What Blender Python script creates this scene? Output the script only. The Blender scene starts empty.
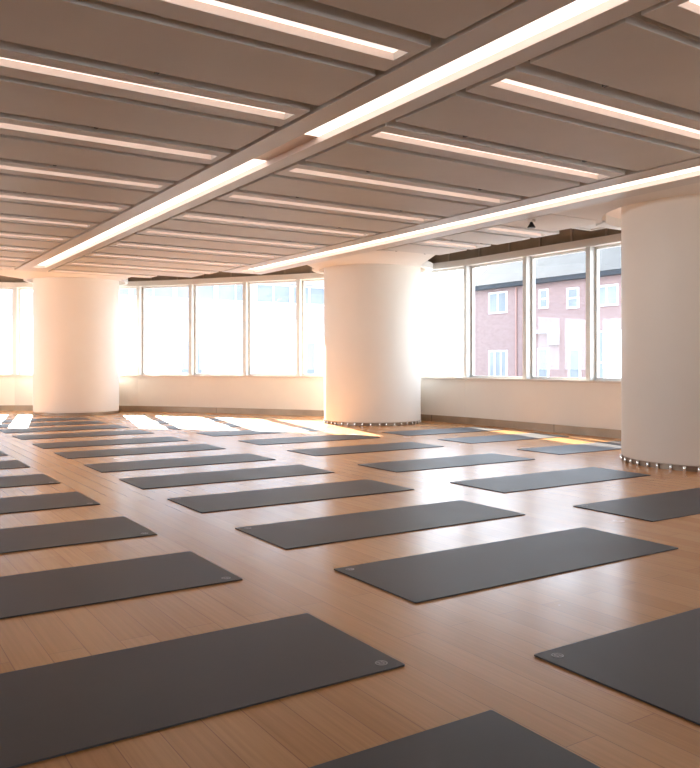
import bpy, bmesh, math, random
from mathutils import Vector
from mathutils.geometry import tessellate_polygon
random.seed(7)
SC = bpy.context.scene
COL = SC.collection
PI = math.pi
EYE = 1.017          # height of the camera above the floor
ZC = 2.58            # underside of the hung ceiling
ZS = 3.12            # underside of the structural slab

# ------------------------------------------------------------------ materials
def new_mat(name):
    m = bpy.data.materials.new(name); m.use_nodes = True
    nt = m.node_tree
    return m, nt, nt.nodes['Principled BSDF']

def plain(name, col, rough=.6, metal=0.0, noise=.06, scale=6.0, spec=.5, bump=0.0, bscale=60.0):
    """principled surface with a slight procedural variation of tone"""
    m, nt, p = new_mat(name)
    N, L = nt.nodes, nt.links
    tc = N.new('ShaderNodeTexCoord')
    nz = N.new('ShaderNodeTexNoise'); nz.inputs['Scale'].default_value = scale; nz.inputs['Detail'].default_value = 4
    L.new(tc.outputs['Object'], nz.inputs['Vector'])
    rp = N.new('ShaderNodeValToRGB')
    rp.color_ramp.elements[0].position = .3; rp.color_ramp.elements[1].position = .7
    rp.color_ramp.elements[0].color = tuple(c*(1-noise) for c in col)+(1,)
    rp.color_ramp.elements[1].color = tuple(min(1, c*(1+noise)) for c in col)+(1,)
    L.new(nz.outputs['Fac'], rp.inputs['Fac']); L.new(rp.outputs['Color'], p.inputs['Base Color'])
    p.inputs['Roughness'].default_value = rough; p.inputs['Metallic'].default_value = metal
    p.inputs['Specular IOR Level'].default_value = spec
    if bump:
        n2 = N.new('ShaderNodeTexNoise'); n2.inputs['Scale'].default_value = bscale; n2.inputs['Detail'].default_value = 6
        L.new(tc.outputs['Object'], n2.inputs['Vector'])
        b = N.new('ShaderNodeBump'); b.inputs['Strength'].default_value = bump; b.inputs['Distance'].default_value = .01
        L.new(n2.outputs['Fac'], b.inputs['Height']); L.new(b.outputs['Normal'], p.inputs['Normal'])
    return m

def emit(name, col, strength):
    m, nt, p = new_mat(name)
    p.inputs['Base Color'].default_value = (.8, .78, .75, 1)
    p.inputs['Emission Color'].default_value = col+(1,)
    p.inputs['Emission Strength'].default_value = strength
    return m

def wood_floor():
    m, nt, p = new_mat('bamboo_plank_floor')
    N, L = nt.nodes, nt.links
    tc = N.new('ShaderNodeTexCoord')
    sp = N.new('ShaderNodeSeparateXYZ'); L.new(tc.outputs['Object'], sp.inputs[0])
    cb = N.new('ShaderNodeCombineXYZ')
    L.new(sp.outputs['Y'], cb.inputs['X']); L.new(sp.outputs['X'], cb.inputs['Y'])
    br = N.new('ShaderNodeTexBrick')
    br.offset = .37; br.offset_frequency = 2; br.squash = 1
    br.inputs['Scale'].default_value = 1.0
    br.inputs['Brick Width'].default_value = 1.45
    br.inputs['Row Height'].default_value = .125
    br.inputs['Mortar Size'].default_value = .0016
    br.inputs['Mortar Smooth'].default_value = .3
    br.inputs['Bias'].default_value = 0.0
    br.inputs['Color1'].default_value = (.49, .224, .078, 1)
    br.inputs['Color2'].default_value = (.575, .282, .106, 1)
    br.inputs['Mortar'].default_value = (.33, .15, .066, 1)
    L.new(cb.outputs[0], br.inputs['Vector'])
    # long grain
    mp = N.new('ShaderNodeMapping'); mp.inputs['Scale'].default_value = (1.1, 42, 1)
    L.new(cb.outputs[0], mp.inputs['Vector'])
    gr = N.new('ShaderNodeTexNoise'); gr.inputs['Scale'].default_value = 1.6; gr.inputs['Detail'].default_value = 5; gr.inputs['Roughness'].default_value = .6
    L.new(mp.outputs[0], gr.inputs['Vector'])
    rp = N.new('ShaderNodeValToRGB')
    rp.color_ramp.elements[0].position = .3; rp.color_ramp.elements[1].position = .75
    rp.color_ramp.elements[0].color = (.80, .78, .76, 1); rp.color_ramp.elements[1].color = (1.08, 1.08, 1.08, 1)
    L.new(gr.outputs['Fac'], rp.inputs['Fac'])
    mx = N.new('ShaderNodeMix'); mx.data_type = 'RGBA'; mx.blend_type = 'MULTIPLY'; mx.inputs['Factor'].default_value = .8
    L.new(br.outputs['Color'], mx.inputs['A']); L.new(rp.outputs['Color'], mx.inputs['B'])
    L.new(mx.outputs['Result'], p.inputs['Base Color'])
    # satin lacquer, slightly uneven
    nz = N.new('ShaderNodeTexNoise'); nz.inputs['Scale'].default_value = 2.2; nz.inputs['Detail'].default_value = 4
    L.new(tc.outputs['Object'], nz.inputs['Vector'])
    mr = N.new('ShaderNodeMapRange'); mr.inputs['To Min'].default_value = .21; mr.inputs['To Max'].default_value = .30
    L.new(nz.outputs['Fac'], mr.inputs['Value']); L.new(mr.outputs[0], p.inputs['Roughness'])
    p.inputs['Specular IOR Level'].default_value = .65
    return m

def mat_rubber():
    m, nt, p = new_mat('charcoal_rubber')
    N, L = nt.nodes, nt.links
    tc = N.new('ShaderNodeTexCoord')
    oi = N.new('ShaderNodeObjectInfo')
    ad = N.new('ShaderNodeVectorMath'); ad.operation = 'ADD'
    L.new(tc.outputs['Object'], ad.inputs[0]); L.new(oi.outputs['Location'], ad.inputs[1])
    nz = N.new('ShaderNodeTexNoise'); nz.inputs['Scale'].default_value = 2.6; nz.inputs['Detail'].default_value = 7; nz.inputs['Roughness'].default_value = .62
    L.new(ad.outputs[0], nz.inputs['Vector'])
    rp = N.new('ShaderNodeValToRGB')
    rp.color_ramp.elements[0].position = .32; rp.color_ramp.elements[1].position = .72
    rp.color_ramp.elements[0].color = (.030, .0255, .0255, 1); rp.color_ramp.elements[1].color = (.055, .047, .0465, 1)
    L.new(nz.outputs['Fac'], rp.inputs['Fac']); L.new(rp.outputs['Color'], p.inputs['Base Color'])
    mr = N.new('ShaderNodeMapRange'); mr.inputs['To Min'].default_value = .42; mr.inputs['To Max'].default_value = .58
    L.new(nz.outputs['Fac'], mr.inputs['Value']); L.new(mr.outputs[0], p.inputs['Roughness'])
    fine = N.new('ShaderNodeTexNoise'); fine.inputs['Scale'].default_value = 420; fine.inputs['Detail'].default_value = 2
    L.new(tc.outputs['Object'], fine.inputs['Vector'])
    b = N.new('ShaderNodeBump'); b.inputs['Strength'].default_value = .12; b.inputs['Distance'].default_value = .001
    L.new(fine.outputs['Fac'], b.inputs['Height']); L.new(b.outputs['Normal'], p.inputs['Normal'])
    return m

def brick_wall():
    m, nt, p = new_mat('pink_brick')
    N, L = nt.nodes, nt.links
    tc = N.new('ShaderNodeTexCoord')
    sp = N.new('ShaderNodeSeparateXYZ'); L.new(tc.outputs['Object'], sp.inputs[0])
    cb = N.new('ShaderNodeCombineXYZ')
    L.new(sp.outputs['Y'], cb.inputs['X']); L.new(sp.outputs['Z'], cb.inputs['Y'])
    br = N.new('ShaderNodeTexBrick'); br.inputs['Scale'].default_value = 1
    br.inputs['Brick Width'].default_value = .24; br.inputs['Row Height'].default_value = .08; br.inputs['Mortar Size'].default_value = .008
    br.inputs['Color1'].default_value = (.26, .16, .147, 1); br.inputs['Color2'].default_value = (.32, .205, .19, 1)
    br.inputs['Mortar'].default_value = (.35, .28, .265, 1)
    L.new(cb.outputs[0], br.inputs['Vector']); L.new(br.outputs['Color'], p.inputs['Base Color'])
    p.inputs['Roughness'].default_value = .9
    return m

def glass():
    m = bpy.data.materials.new('window_glass'); m.use_nodes = True
    nt = m.node_tree; N, L = nt.nodes, nt.links
    N.clear()
    out = N.new('ShaderNodeOutputMaterial')
    tr = N.new('ShaderNodeBsdfTransparent'); tr.inputs['Color'].default_value = (.97, .985, .99, 1)
    gl = N.new('ShaderNodeBsdfGlossy'); gl.inputs['Roughness'].default_value = .0; gl.inputs['Color'].default_value = (.9, .95, 1, 1)
    mx = N.new('ShaderNodeMixShader')
    lw = N.new('ShaderNodeLayerWeight'); lw.inputs['Blend'].default_value = .5
    pw = N.new('ShaderNodeMath'); pw.operation = 'POWER'; pw.inputs[1].default_value = 5
    mr = N.new('ShaderNodeMapRange'); mr.inputs['To Min'].default_value = .03; mr.inputs['To Max'].default_value = .8
    L.new(lw.outputs['Facing'], pw.inputs[0]); L.new(pw.outputs[0], mr.inputs['Value'])
    L.new(mr.outputs[0], mx.inputs['Fac']); L.new(tr.outputs[0], mx.inputs[1]); L.new(gl.outputs[0], mx.inputs[2])
    L.new(mx.outputs[0], out.inputs['Surface'])
    return m

M = {
 'floor': wood_floor(),
 'mat': mat_rubber(),
 'emblem': plain('emblem_grey', (.15, .138, .14), .5),
 'mark': plain('emblem_silver', (.42, .40, .40), .42),
 'wall': plain('painted_plaster', (.80, .755, .69), .75, noise=.02, scale=1.5),
 'column': plain('column_plaster', (.76, .715, .65), .55, noise=.02, scale=1.2),
 'white': plain('white_plasterboard', (.78, .74, .69), .7, noise=.02, scale=2),
 'panel': plain('taupe_metal_panel', (.63, .61, .575), .55, noise=.05, scale=1.3, spec=.35),
 'channel': plain('grey_metal_channel', (.66, .63, .59), .5, noise=.04, scale=2, spec=.4),
 'trough': plain('grey_trough_metal', (.66, .63, .595), .45, noise=.04, scale=2, spec=.45),
 'reflector': plain('rose_white_reflector', (.86, .75, .69), .5, noise=.02),
 'unlit': plain('unlit_diffuser', (.90, .80, .74), .4, noise=.02),
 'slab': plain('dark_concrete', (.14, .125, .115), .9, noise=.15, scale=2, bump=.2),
 'fascia': plain('brown_board', (.27, .215, .155), .8, noise=.12, scale=3),
 'rib': plain('pale_brown_board', (.33, .28, .22), .8, noise=.08, scale=3),
 'base': plain('bronze_skirting', (.36, .27, .19), .35, .25, noise=.15, scale=3),
 'joint': plain('dark_joint', (.12, .09, .07), .6),
 'frame': plain('window_aluminium', (.66, .645, .61), .4, .15, noise=.03),
 'sill': plain('sill_paint', (.66, .60, .53), .5, noise=.02),
 'glass': glass(),
 'steel': plain('polished_steel', (.78, .74, .70), .16, 1.0, noise=.03),
 'bronze': plain('dull_bronze_band', (.30, .22, .16), .35, .6, noise=.1),
 'black': plain('black_plastic', (.025, .023, .022), .4),
 'clip': plain('dark_clip', (.06, .05, .045), .5, .3),
 'led': emit('led_white', (1.0, .85, .76), 1.35),
 'tube': emit('trough_white', (1.0, .86, .77), 2.1),
 'cove': emit('cove_white', (1.0, .74, .58), 2.0),
 'brick': brick_wall(),
 'pale': plain('pale_render', (.62, .62, .625), .85, noise=.03, scale=.4),
 'rose': plain('pale_rose_panel', (.45, .405, .385), .85, noise=.03, scale=.4),
 'slate': plain('pale_slate', (.047, .053, .061), .9, noise=.10, scale=1, spec=.12),
 'ext_glass': plain('far_window_glass', (.25, .27, .285), .35, noise=.2, scale=.5, spec=.4),
 'ext_frame': plain('far_window_frame', (.82, .82, .82), .6),
 'asphalt': plain('pale_asphalt', (.34, .34, .34), .9, noise=.08, scale=.4),
 'pipe': plain('rust_pipe', (.36, .20, .17), .6),
}

# ------------------------------------------------------------------ mesh helpers
class MB:
    def __init__(s): s.v = []; s.f = []; s.mi = []; s.cur = 0
    def add(s, vs, fs):
        o = len(s.v); s.v += [tuple(v) for v in vs]
        s.f += [tuple(i+o for i in f) for f in fs]; s.mi += [s.cur]*len(fs)
    def box(s, x0, x1, y0, y1, z0, z1):
        s.add([(x0,y0,z0),(x1,y0,z0),(x1,y1,z0),(x0,y1,z0),(x0,y0,z1),(x1,y0,z1),(x1,y1,z1),(x0,y1,z1)],
              [(0,3,2,1),(4,5,6,7),(0,1,5,4),(1,2,6,5),(2,3,7,6),(3,0,4,7)])
    def obox(s, a, b, d0, d1, z0, z1, e0=0, e1=0):
        """box along the plan line a->b; d is the offset to the right-hand (outer) side, e lengthens the ends"""
        a = Vector(a); b = Vector(b); t = (b-a).normalized(); n = Vector((t.y, -t.x))
        a = a-t*e0; b = b+t*e1
        q = [a+n*d0, b+n*d0, b+n*d1, a+n*d1]
        s.add([(p.x,p.y,z0) for p in q]+[(p.x,p.y,z1) for p in q],
              [(0,3,2,1),(4,5,6,7),(0,1,5,4),(1,2,6,5),(2,3,7,6),(3,0,4,7)])
    def prism(s, outer, z0, z1, holes=()):
        loops = [list(outer)]+[list(h) for h in holes]
        flat = [p for l in loops for p in l]; n = len(flat)
        tri = tessellate_polygon([[Vector((p[0],p[1],0)) for p in l] for l in loops])
        fs = [tuple(t) for t in tri]+[tuple(i+n for i in t) for t in tri]
        o = 0
        for l in loops:
            k = len(l)
            fs += [(o+i, o+(i+1)%k, o+(i+1)%k+n, o+i+n) for i in range(k)]
            o += k
        s.add([(p[0],p[1],z0) for p in flat]+[(p[0],p[1],z1) for p in flat], fs)
    def strip(s, inner, outer, z0, z1):
        """closed band between two plan polylines of equal length"""
        n = len(inner)
        vs = [(p[0],p[1],z0) for p in inner]+[(p[0],p[1],z0) for p in outer]+[(p[0],p[1],z1) for p in inner]+[(p[0],p[1],z1) for p in outer]
        fs = []
        for i in range(n-1):
            fs += [(i,i+1,n+i+1,n+i),(2*n+i,3*n+i,3*n+i+1,2*n+i+1),(i,2*n+i,2*n+i+1,i+1),(n+i,n+i+1,3*n+i+1,3*n+i)]
        fs += [(0,n,3*n,2*n),(n-1,3*n-1,4*n-1,2*n-1)]
        s.add(vs, fs)
    def lathe(s, prof, seg=64, cx=0, cy=0, close=False):
        vs = []; fs = []
        k = len(prof)
        for i in range(seg):
            a = 2*PI*i/seg
            vs += [(cx+r*math.cos(a), cy+r*math.sin(a), z) for r, z in prof]
        for i in range(seg):
            j = (i+1) % seg
            for q in range(k if close else k-1):
                q2 = (q+1) % k
                fs.append((i*k+q, j*k+q, j*k+q2, i*k+q2))
        if not close:
            fs.append(tuple(i*k for i in range(seg))[::-1]); fs.append(tuple(i*k+k-1 for i in range(seg)))
        s.add(vs, fs)
    def build(s, name, mats, parent=None, smooth=False, bevel=0, loc=None):
        me = bpy.data.meshes.new(name); me.from_pydata(s.v, [], s.f)
        if not isinstance(mats, (list, tuple)): mats = [mats]
        for m in mats: me.materials.append(M[m])
        for p, i in zip(me.polygons, s.mi): p.material_index = i
        bm = bmesh.new(); bm.from_mesh(me); bmesh.ops.recalc_face_normals(bm, faces=bm.faces)
        if bevel:
            es = [e for e in bm.edges if len(e.link_faces) == 2 and e.calc_face_angle(0) > .5]
            bmesh.ops.bevel(bm, geom=es, offset=bevel, segments=2, affect='EDGES', profile=.6)
        bm.to_mesh(me); bm.free()
        if smooth:
            for p in me.polygons: p.use_smooth = True
            try: me.set_sharp_from_angle(angle=math.radians(35))
            except Exception: pass
        o = bpy.data.objects.new(name, me); COL.objects.link(o)
        if parent: o.parent = parent
        if loc: o.location = loc
        return o

def tag(o, label, cat, group=None):
    o['label'] = label; o['category'] = cat
    if group: o['group'] = group
    return o
def thing(name, label, cat, loc=(0,0,0), rz=0, group=None):
    o = bpy.data.objects.new(name, None); COL.objects.link(o)
    o.empty_display_size = .1; o.location = loc; o.rotation_euler = (0,0,rz)
    return tag(o, label, cat, group)
def struct(o, label=None, cat=None):
    o['kind'] = 'structure'
    if label: o['label'] = label
    if cat: o['category'] = cat
    return o
def dup(root, loc, rz, label):
    r = root.copy(); COL.objects.link(r); r.location = loc; r.rotation_euler = (0,0,rz); r['label'] = label
    for ch in list(root.children):
        c = ch.copy(); COL.objects.link(c); c.parent = r
        for g in list(ch.children):
            d = g.copy(); COL.objects.link(d); d.parent = c
    return r
ORD = ['first','second','third','fourth','fifth','sixth','seventh','eighth','ninth','tenth','eleventh','twelfth','thirteenth','fourteenth']

# ------------------------------------------------------------------ facade line (inner face of the window wall)
FAC = [(9.0,-4.0),(9.0,-1.27),(9.0,0.0),(9.0,1.27),(9.0,2.54),(9.0,3.81),(9.0,5.08),(9.0,6.36),(9.0,7.62),(9.0,8.86),(9.0,10.25),(8.76,11.72),(8.28,12.74),
       (7.67,13.69),(6.99,14.71),(6.26,15.81),(5.47,16.81),(4.43,17.75),(3.29,18.50),(2.05,19.0),(0.75,19.3),(-0.6,19.4),(-2.0,19.4),(-3.4,19.4),(-5.0,19.4)]
def offset(pts, d):
    """offset to the outer side of the polyline (right-hand side of the travel direction)"""
    out = []
    for i, p in enumerate(pts):
        ts = []
        if i > 0: ts.append((Vector(p)-Vector(pts[i-1])).normalized())
        if i < len(pts)-1: ts.append((Vector(pts[i+1])-Vector(p)).normalized())
        ns = [Vector((t.y, -t.x)) for t in ts]
        n = sum(ns, Vector((0,0))).normalized()
        k = d/max(.5, n.dot(ns[0]))
        out.append((p[0]+n.x*k, p[1]+n.y*k))
    return out
IB = 10                      # index where the straight right-hand wall turns into the curve
RIGHT, CURVE = FAC[:IB+1], FAC[IB:]
def pos(t0, t1, i0, i1):     # sub-polylines computed on the whole line so that joints meet
    o0, o1 = offset(FAC, t0), offset(FAC, t1)
    return o0[i0:i1], o1[i0:i1]
RNG = {'right': (0, IB+1), 'far': (IB, len(FAC))}

# floor and slab
ol = offset(FAC, .30)
room = [(-5.2,-4.2),(9.3,-4.2)]+ol[1:-1]+[(-5.2,19.7)]
mb = MB(); mb.prism(room, -.2, 0); struct(mb.build('floor', 'floor'))
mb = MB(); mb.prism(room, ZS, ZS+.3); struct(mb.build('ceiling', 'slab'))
n_trim = 0
def trim(mb, mats, **k):
    global n_trim
    n_trim += 1
    return struct(mb.build('trim_%d' % n_trim, mats, **k))
for side, (i0, i1) in RNG.items():
    mb = MB(); mb.strip(*pos(0,.25,i0,i1), 0,.75); struct(mb.build('wall_'+side, 'wall'))
    mb = MB(); mb.strip(*pos(-.035,.25,i0,i1), .75,.785); trim(mb, 'sill')                     # window sill
    mb = MB(); mb.strip(*pos(-.02,.25,i0,i1), 2.69,2.80); trim(mb, 'white')                    # white window head
    mb = MB(); mb.strip(*pos(.02,.25,i0,i1), 2.80,ZS)                                          # brown board above, with ribs
    mb.cur = 1
    for a, b in zip(FAC[i0:i1], FAC[i0+1:i1]):
        n = 2
        for k in range(n):
            t = (k+.5)/n
            c = Vector(a).lerp(Vector(b), t); d = (Vector(b)-Vector(a)).normalized()
            mb.obox(c-d*.015, c+d*.015, .0, .03, 2.80, ZS)
    trim(mb, ['fascia','rib'])
    mb = MB(); mb.strip(*pos(-.018,.0,i0,i1), .0,.115)
    mb.cur = 1
    for j in range(i0, i1-1, 2):
        a, b = Vector(FAC[j]), Vector(FAC[j+1]); c = a.lerp(b,.5); d = (b-a).normalized()
        mb.obox(c-d*.006, c+d*.006, -.0195, -.01, .0, .1155)
    struct(mb.build('baseboard_'+side, ['base','joint']))

# the two sides out of view: the same bays, added as fill light, in the far half of the left side and in part of the back
FILL_SIDE = {'left': [(-5.0,19.4)]+[(-5.0,19.4-2.6*k) for k in range(1,6)],
        'back': [(-5.0,-4.0)]+[(-5.0+2.8*k,-4.0) for k in range(1,3)]}
for side, pts in FILL_SIDE.items():
    o25 = offset(pts, .25)
    mb = MB(); mb.strip(pts, o25, 0,.75); mb.box(*((-5.25,-5.0,-4.25,pts[-1][1]) if side == 'left' else (pts[-1][0],9.3,-4.25,-4.0)),0,ZS); struct(mb.build('wall_'+side, 'wall'))
    mb = MB(); mb.strip(offset(pts,-.035), o25, .75,.785); trim(mb, 'sill')
    mb = MB(); mb.strip(offset(pts,-.02), o25, 2.69,ZS); trim(mb, 'white')

# windows: one per bay, frame + mullion + glass
BAYS = list(zip(FAC, FAC[1:]))+[q for p in FILL_SIDE.values() for q in zip(p, p[1:])]  # left and back bays are unseen windows added to light the foreground
for j, (a, b) in enumerate(BAYS):
    a, b = Vector(a), Vector(b); ln = (b-a).length; d = (b-a)/ln
    mb = MB(); z0, z1, fw = .785, 2.69, .035
    mb.obox(a, b, .10,.16, z0, z0+fw); mb.obox(a, b, .10,.16, z1-fw, z1)
    mb.obox(a+d*.04, a+d*(.04+fw), .10,.16, z0+fw, z1-fw); mb.obox(b-d*(.04+fw), b-d*.04, .10,.16, z0+fw, z1-fw)
    w = mb.build('window_%d' % (j+1), 'frame'); struct(w)
    mb = MB(); mb.obox(b-d*.04, b+d*.04, .0, .17, z0, z1); mb.build('mullion', 'frame', w)
    mb = MB(); mb.obox(a+d*(.04+fw), b-d*(.04+fw), .125, .135, z0+fw, z1-fw); mb.build('glass', 'glass', w)

# ------------------------------------------------------------------ columns
COLS = [(4.18,16.79,.84), (7.84,11.35,.84), (7.60,4.835,.88)]
CL = ['white round column farthest away, at the left in front of the curved windows',
      'white round column in the middle, standing between the two window runs',
      'white round column nearest the camera, cut by the right edge of the view']
for (cx,cy,r), lab, ns in zip(COLS, CL, (0, 40, 42)):
    t = thing('column', lab, 'column', (cx,cy,0), 0, 'round white columns')
    mb = MB(); mb.lathe([(r-.01,.05),(r,.06),(r,ZS-.002)], 128); mb.build('shaft', 'column', t, smooth=True)
    mb = MB(); mb.lathe([(r-.012,0),(r-.012,.052)], 128); mb.build('base_band', 'bronze', t, smooth=True)
    for k in range(ns):
        a = 2*PI*(k+random.uniform(-.12,.12))/ns
        x, y = (r+.002)*math.cos(a), (r+.002)*math.sin(a)
        mb = MB(); mb.lathe([(.004,0),(.0135,.002),(.015,.012),(.015,.036),(.011,.046),(.003,.050)], 12)
        mb.build('stud', 'steel', t, smooth=True, loc=(x,y,0))

# ------------------------------------------------------------------ hung ceiling
def circle(cx, cy, r, n=72, a0=0, a1=2*PI, end=False):
    return [(cx+r*math.cos(a0+(a1-a0)*i/(n if not end else n-1)), cy+r*math.sin(a0+(a1-a0)*i/(n if not end else n-1))) for i in range(n)]
def collar(cx, cy, rh, lab, outer, up=0.0):
    ZC = 2.58+up
    mb = MB(); mb.prism(outer, ZC, ZC+.10, [circle(cx,cy,rh)])
    trim(mb, 'white')
    t = thing('cove_light', lab, 'ceiling light', (cx,cy,ZC), 0, 'round coves around the columns')
    mb = MB(); mb.lathe([(rh,.101),(rh+.03,.101),(rh+.03,.26),(rh,.26)], 96, close=True); mb.build('cove_ring', 'reflector', t, smooth=True)
    mb = MB(); mb.lathe([(rh-.05,.24),(rh-.002,.24),(rh-.002,.258),(rh-.05,.258)], 96, close=True); mb.build('light_strip', 'cove', t, smooth=True)
def arc_pts(cx, cy, r, d0, d1, n=40):
    return circle(cx, cy, r, n, math.radians(d0), math.radians(d1), True)
X2 = 6.235                     # right edge of the second trough
cx, cy, r = COLS[2]
a = math.degrees(math.acos((7.28-cx)/1.20))
collar(cx, cy, 1.08, 'glowing round cove around the top of the nearest column', [(X2,-1.0),(7.28,-1.0)]+arc_pts(cx,cy,1.20,-a,a)+[(7.22,6.0),(7.1,5.76),(X2,5.76)])
cx, cy, r = COLS[1]
collar(cx, cy, .93, 'round cove around the top of the middle column', [(X2,9.40),(7.30,9.05),(7.42,9.05)]+arc_pts(cx,cy,1.05,-75,165)+[(6.5,11.3),(X2,11.05)], .065)
cx, cy, r = COLS[0]
collar(cx, cy, .96, 'round cove around the top of the farthest left column', [(2.5,14.12),(4.78,14.12)]+arc_pts(cx,cy,1.02,-48,180)+[(2.5,16.2)], .13)

def panel(x0, x1, y0, y1, label):
    t = thing('ceiling_panel', label, 'ceiling panel', (x0,y0,ZC), 0, 'flat taupe ceiling panels')
    mb = MB(); mb.box(0,x1-x0,0,y1-y0,0,.045); mb.build('panel', 'panel', t, bevel=.004)
    mb = MB(); mb.box(0,x1-x0,-.004,.008,.038,.075); mb.build('hanger_rail', 'panel', t)
    for f in (.25,.75):
        c = MB(); c.box(-.012,.012,-.006,.028,-.0,.05); c.build('clip', 'clip', t, loc=((x1-x0)*f,(y1-y0),.0))
    return t
def channel(x0, x1, y0, y1, label, inset=(.05,.05)):
    """metal channel with a recessed strip light"""
    t = thing('ceiling_strip_light', label, 'ceiling light', (x0,y0,ZC), 0, 'strip lights between the ceiling panels')
    L, W = x1-x0, y1-y0; s0, s1, d = .115, .245, .040; a, b = inset[0], L-inset[1]
    mb = MB()
    mb.box(0,L,0,s0,0,d); mb.box(0,L,s1,W,0,d); mb.box(0,a,s0,s1,0,d); mb.box(b,L,s0,s1,0,d)
    mb.box(0,L,0,.01,d,.07); mb.box(0,L,W-.01,W,d,.07)
    mb.build('housing', 'channel', t)
    mb = MB(); mb.box(a,b,s1-.003,s1-.0005,.001,d); mb.box(a,b,s0+.0005,s0+.003,.001,d); mb.build('reflector', 'reflector', t)
    mb = MB(); mb.box(a,b,s0,s1,d+.0005,d+.008); mb.build('diffuser', 'led', t)
    return t
P0, PIT = 3.53, 1.18
def rows(k):
    y = P0+PIT*k
    return (y, y+.595), (y+.705, y+1.095)
def place(bay, x0, x1, spec, where):
    np_ = nc = 0
    for k, kind, xe in spec:
        (pa, pb), (ca, cb) = rows(k)
        xx = xe or x1
        if 'p' in kind:
            panel(x0, xx, pa, pb, 'flat taupe ceiling panel %s, %s counting from the camera' % (where, ORD[np_])); np_ += 1
        if 'c' in kind:
            channel(x0, xx, ca, cb, 'slim recessed strip light %s, %s counting from the camera' % (where, ORD[nc])); nc += 1
place('left', -1.58, 2.46, [(k,'pc',None) for k in range(-1,9)], 'left of the wide light trough')
place('mid', 3.03, 5.46, [(-2,'c',None)]+[(k,'pc',None) for k in range(-1,8)]+[(8,'p',5.40),(8,'c',4.80)], 'between the two light troughs')
place('right', X2+.04, 7.28, [(2,'c',None),(3,'pc',None),(4,'p',None)], 'right of the narrow bright trough')

mb = MB(); mb.box(X2+.02,7.1,5.78,6.52,ZC,ZC+.17); trim(mb, 'white')               # smooth boxed-in ceiling piece
t = thing('ceiling_air_grille', 'white slatted air grille in the ceiling beside the nearest column', 'air grille', (7.32,6.10,ZC+.08))
mb = MB(); mb.box(0,.5,0,.03,0,.05); mb.box(0,.5,.45,.48,0,.05); mb.box(0,.03,.03,.45,0,.05); mb.box(.47,.5,.03,.45,0,.05); mb.build('frame', 'white', t)
for k in range(6):
    mb = MB(); mb.box(.03,.47,.06+k*.065,.095+k*.065,.012,.030); mb.build('slat', 'white', t)
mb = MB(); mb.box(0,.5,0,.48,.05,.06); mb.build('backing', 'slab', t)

# troughs with the long lights
def trough(name, x0, x1, s0, s1, y0, y1, d, segs, label, ye):
    t = thing('ceiling_light_trough', label, 'ceiling light', (0,0,ZC), 0)
    mb = MB()
    mb.box(x0,s0,y0,y1,0,d); mb.box(s1,x1,y0,y1,0,d); mb.box(s0,s1,ye,y1,0,d)
    mb.box(x0,x0+.012,y0,y1,d,.16); mb.box(x1-.012,x1,y0,y1,d,.16)
    mb.build('housing', 'trough', t)
    mb = MB(); mb.box(s1-.003,s1-.0005,y0,ye,.001,d); mb.box(s0+.0005,s0+.003,y0,ye,.001,d); mb.build('reflector', 'reflector', t)
    for (a, b, lit) in segs:
        mb = MB(); mb.box(s0,s1,a+.003,b-.003,d+.0005,d+.01)
        o = mb.build('diffuser', 'tube' if lit else 'unlit', t)
        if not lit: o['label'] = 'unlit length of the diffuser'
    return t
trough('wide', 2.50, 2.99, 2.67, 2.865, -1.0, 14.10, .045, [(-1.0,2.4,1),(2.4,4.82,1),(4.82,5.62,0),(5.62,8.0,1),(8.0,10.4,1),(10.4,13.55,1)],
       'wide recessed light trough running diagonally down the ceiling, with one unlit gap', 13.55)
trough('narrow', 5.50, X2, 5.72, 6.01, -1.0, 12.45, .045, [(-1.0,3.0,1),(3.0,6.0,1),(6.0,9.0,1),(9.0,12.25,1)],
       'bright light trough nearer the right windows, passing in front of both right columns', 12.25)

# small ceiling fittings
t = thing('ceiling_sensor', 'small black cone on a white bracket hanging below the ceiling near the narrow trough', 'sensor', (6.30,6.10,ZC))
mb = MB(); mb.box(-.03,.03,-.03,.03,-.03,-.0005); mb.build('bracket', 'white', t, bevel=.004)
mb = MB(); mb.lathe([(.012,-.031),(.018,-.042),(.045,-.09),(.043,-.093),(.01,-.093)], 24); mb.build('cone', 'black', t, smooth=True)
t = thing('ceiling_sprinkler', 'small round cap in the gap beside the nearest left strip light', 'sprinkler', (1.27,3.49,ZC+.03))
mb = MB(); mb.lathe([(.004,0),(.036,.002),(.04,.008),(.04,.02)], 32); mb.build('cap', 'channel', t, smooth=True)
mb = MB(); mb.lathe([(.012,.02),(.012,ZS-ZC-.032)], 12); mb.build('pipe', 'channel', t, smooth=True)

# ------------------------------------------------------------------ yoga mats
MW, ML, MH = .66, 1.83, .006
def rounded(x0, x1, y0, y1, r, n=5):
    pts = []
    for cx, cy, a in ((x1-r,y0+r,-90),(x1-r,y1-r,0),(x0+r,y1-r,90),(x0+r,y0+r,180)):
        for i in range(n+1):
            b = math.radians(a+90*i/n); pts.append((cx+r*math.cos(b), cy+r*math.sin(b)))
    return pts
mat0 = thing('yoga_mat', '', 'yoga mat', (0,0,0), 0, 'yoga mats laid out in rows')
mb = MB(); mb.prism(rounded(-ML/2,ML/2,-MW/2,MW/2,.007), 0, MH); mb.build('mat_body', 'mat', mat0, bevel=.0012)
EX, EY, ER = -ML/2+.062, MW/2-.054, .0215
mb = MB(); mb.lathe([(.001,0),(ER,0),(ER,.0005),(.001,.0006)], 40); em = mb.build('emblem', 'emblem', mat0, loc=(EX,EY,MH))
em['label'] = 'small round grey emblem near one corner'
mk = MB()
mk.lathe([(ER-.0035,.0006),(ER,.0006),(ER,.0011),(ER-.0035,.0011)], 40, close=True)
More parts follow.
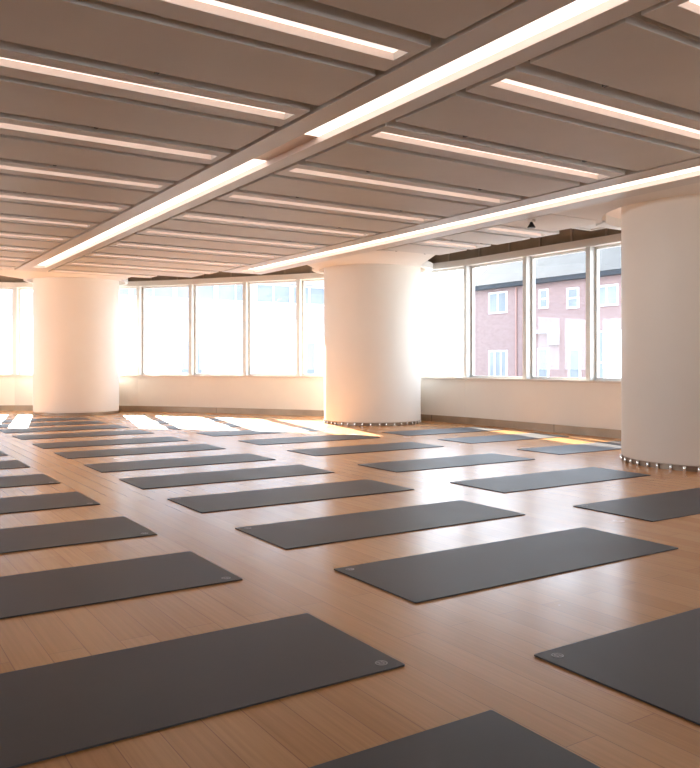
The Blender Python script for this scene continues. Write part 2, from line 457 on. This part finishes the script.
# open loop mark: a rounded arch with its feet turned out
path = []
for i in range(25):
    a = math.radians(-62+304*i/24); path.append((.0085*math.cos(a), .0015+.0095*math.sin(a)))
path = [(.0125,-.0105)]+[(.0075,-.0098)]+path+[(-.0075,-.0098)]+[(-.0125,-.0105)]
for p, q in zip(path, path[1:]):
    p, q = Vector(p), Vector(q)
    if (q-p).length < 1e-5: continue
    mk.obox(p, q, -.0015, .0015, .0006, .0011, .0006, .0006)
mk.build('emblem_mark', 'mark', em)
ROWS = [
 ('leftmost row', -.222, PI, [1.06,2.13,3.40,4.575,5.785,7.0,8.25,9.44], {}),
 ('second row from the left', 2.09, 0, [1.304,2.665,3.825,5.075,6.293,7.476,8.76,9.96,11.3,12.5,13.65,14.75], {0:2.037,1:2.062,2:2.067}),
 ('third row from the left', 4.41, 0, [3.21,4.56,5.985,7.53,8.92,10.35,11.75,13.05], {3:4.44,4:4.46,5:4.45}),
 ('row beside the right window wall', 6.795, 0, [6.155,7.63,8.93], {}),
]
first = True
for nm, x0, rz, ys, ov in ROWS:
    for i, y in enumerate(ys):
        lab = 'charcoal yoga mat in the %s, %s counting from the camera' % (nm, ORD[i])
        x = ov.get(i, x0); loc = (x+ML/2, y+MW/2, .0005); rr = rz+math.radians(random.uniform(-.2,.2))
        if first:
            mat0.location = loc; mat0.rotation_euler = (0,0,rr); mat0['label'] = lab; first = False
        else: dup(mat0, loc, rr, lab)

# ------------------------------------------------------------------ the street outside
G = -4.5
mb = MB(); mb.prism([(-60,-40),(90,-40),(90,110),(-60,110)], G-.3, G); struct(mb.build('street', 'asphalt'), 'pale street far below the windows', 'street')

def ext_window(parent, fixed, u0, u1, z0, z1, axis, cols=1, rws=1, glassm='ext_glass'):
    """a window with frame and pane in a far facade: axis 'x' = facade plane x=fixed facing -x, 'y' = y=fixed facing -y"""
    def bx(mb, a, b, c, d, p, q):
        if axis == 'x': mb.box(fixed-q, fixed-p, a, b, c, d)
        else: mb.box(a, b, fixed-q, fixed-p, c, d)
    f = .11
    mb = MB()
    bx(mb,u0,u1,z0,z0+f,0,.1); bx(mb,u0,u1,z1-f,z1,0,.1); bx(mb,u0,u0+f,z0+f,z1-f,0,.1); bx(mb,u1-f,u1,z0+f,z1-f,0,.1)
    for k in range(1,cols):
        u = u0+(u1-u0)*k/cols; bx(mb,u-f/2,u+f/2,z0+f,z1-f,0,.09)
    for k in range(1,rws):
        z = z0+(z1-z0)*k/rws; bx(mb,u0+f,u1-f,z-f/2,z+f/2,0,.085)
    w = mb.build('window', 'ext_frame', parent)
    mb = MB(); bx(mb,u0+f,u1-f,z0+f,z1-f,.0,.04); mb.build('pane', glassm, w)

# pink brick house across the street: facade in the plane x = 40
bh = thing('brick_building', 'pink brick house with white framed windows across the street, right of the middle column', 'building')
FX = 40.0
mb = MB(); mb.box(FX,FX+9,20,44.6,G,6.45); mb.build('wall', 'brick', bh)
mb = MB(); mb.box(FX-.45,FX+9.4,19.8,44.8,6.45,6.75); mb.build('eave', 'slate', bh)
mb = MB(); mb.add([(FX-.5,19.8,6.75),(FX-.5,44.8,6.75),(FX+9.4,44.8,6.75),(FX+9.4,19.8,6.75),(FX+4.4,19.8,10.6),(FX+4.4,44.8,10.6)],
                  [(0,1,5,4),(2,3,4,5),(0,4,3),(1,2,5),(0,3,2,1)]); mb.build('roof', 'slate', bh)
for u0,u1,z0,z1,c,r in ((37.15,37.95,4.75,6.05,1,2),(34.55,35.55,4.6,5.95,1,2),(31.5,33.2,4.6,5.9,2,1),(41.0,42.9,4.65,6.2,2,1),(28.2,29.6,4.6,5.9,2,1),(24.6,26.0,4.6,5.9,2,1)):
    ext_window(bh, FX, u0,u1,z0,z1,'x',c,r)
for u0,u1,z0,z1,c,r in ((37.1,38.1,-1.2,2.1,1,1),(34.4,35.4,-1.2,2.0,1,1),(32.5,33.3,-.9,3.1,1,2),(41.0,42.9,-.6,2.0,3,1),(28.0,30.2,-.9,2.4,2,1)):
    ext_window(bh, FX, u0,u1,z0,z1,'x',c,r)
mb = MB(); mb.box(FX-.12,FX,31.0,32.4,-1.0,3.1); mb.build('shop_panel', 'ext_frame', bh)
mb = MB(); mb.box(FX-.35,FX,36.2,38.6,3.1,3.3); mb.build('canopy', 'ext_frame', bh)
mb = MB(); mb.box(FX-.3,FX,36.2,37.0,2.3,3.1); mb.build('sign_box', 'rose', bh)
for u in (38.7,39.4,40.1,33.9):
    mb = MB(); mb.lathe([(.07,G),(.07,6.4)], 12, FX-.1, u); mb.build('downpipe', 'pipe', bh, smooth=True)

# long white building across the other street: facade in the plane y = 48
wb = thing('white_building', 'bright white building with long bands of windows seen through the left windows', 'building')
FY = 48.0
mb = MB(); mb.box(-18,38,FY,FY+10,G,9.6); mb.build('wall', 'pale', wb)
mb = MB(); mb.box(-18,38,FY-.12,FY,3.85,5.05); mb.build('spandrel_band', 'rose', wb)
mb = MB(); mb.box(-18,38,FY-.18,FY,6.5,7.0); mb.build('spandrel_band', 'rose', wb)
mb = MB(); mb.box(-18.2,38.2,FY-.3,FY+10.2,9.6,9.9); mb.build('parapet', 'pale', wb)
for k in range(12):
    x = 4.0+2.8*k
    ext_window(wb, FY, x,x+2.72,5.1,6.45,'y',2,1)
    if k % 3 == 2: ext_window(wb, FY, x+.3,x+1.9,.2,2.6,'y',2,1)
    mb = MB(); mb.box(x-.42,x-.12,FY-.2,FY,G,3.85); mb.build('pilaster', 'pale', wb)

# ------------------------------------------------------------------ light
SUN_AZ = Vector((.217,.976)).normalized(); EL = math.radians(27)
sd = bpy.data.lights.new('sun', 'SUN'); sd.energy = 48.0; sd.angle = math.radians(.55); sd.color = (1.0,.91,.78)
so = bpy.data.objects.new('sun', sd); COL.objects.link(so)
to_sun = Vector((SUN_AZ.x*math.cos(EL), SUN_AZ.y*math.cos(EL), math.sin(EL)))
so.rotation_euler = to_sun.to_track_quat('Z','Y').to_euler(); so.location = to_sun*60
w = bpy.data.worlds.new('sky'); SC.world = w; w.use_nodes = True
nt = w.node_tree; bg = nt.nodes['Background']
tc = nt.nodes.new('ShaderNodeTexCoord'); sp = nt.nodes.new('ShaderNodeSeparateXYZ'); nt.links.new(tc.outputs['Generated'], sp.inputs[0])
rp = nt.nodes.new('ShaderNodeValToRGB')
rp.color_ramp.elements[0].position = 0.0; rp.color_ramp.elements[0].color = (.93,.96,1.0,1)
rp.color_ramp.elements[1].position = .8; rp.color_ramp.elements[1].color = (.55,.74,1.0,1)
nt.links.new(sp.outputs['Z'], rp.inputs['Fac']); nt.links.new(rp.outputs['Color'], bg.inputs['Color'])
bg.inputs['Strength'].default_value = 6.5

# ------------------------------------------------------------------ camera and view
cd = bpy.data.cameras.new('camera'); cd.sensor_fit = 'HORIZONTAL'; cd.sensor_width = 36
cd.lens = 36*791.8/700; cd.shift_y = -20/700; cd.clip_start = .05; cd.clip_end = 400
co = bpy.data.objects.new('camera', cd); COL.objects.link(co)
co.location = (0,0,EYE); co.rotation_euler = (PI/2,0,-math.radians(33.02)); SC.camera = co
vs = SC.view_settings; vs.view_transform = 'Standard'; vs.look = 'None'; vs.gamma = 1; vs.exposure = 0.0; vs.use_curve_mapping = False
cy_ = SC.cycles
cy_.use_denoising = True
try: cy_.denoiser = 'OPENIMAGEDENOISE'
except Exception: pass
cy_.max_bounces = 12; cy_.diffuse_bounces = 8; cy_.glossy_bounces = 4; cy_.transparent_max_bounces = 12
cy_.sample_clamp_indirect = 12; cy_.caustics_reflective = False; cy_.caustics_refractive = False
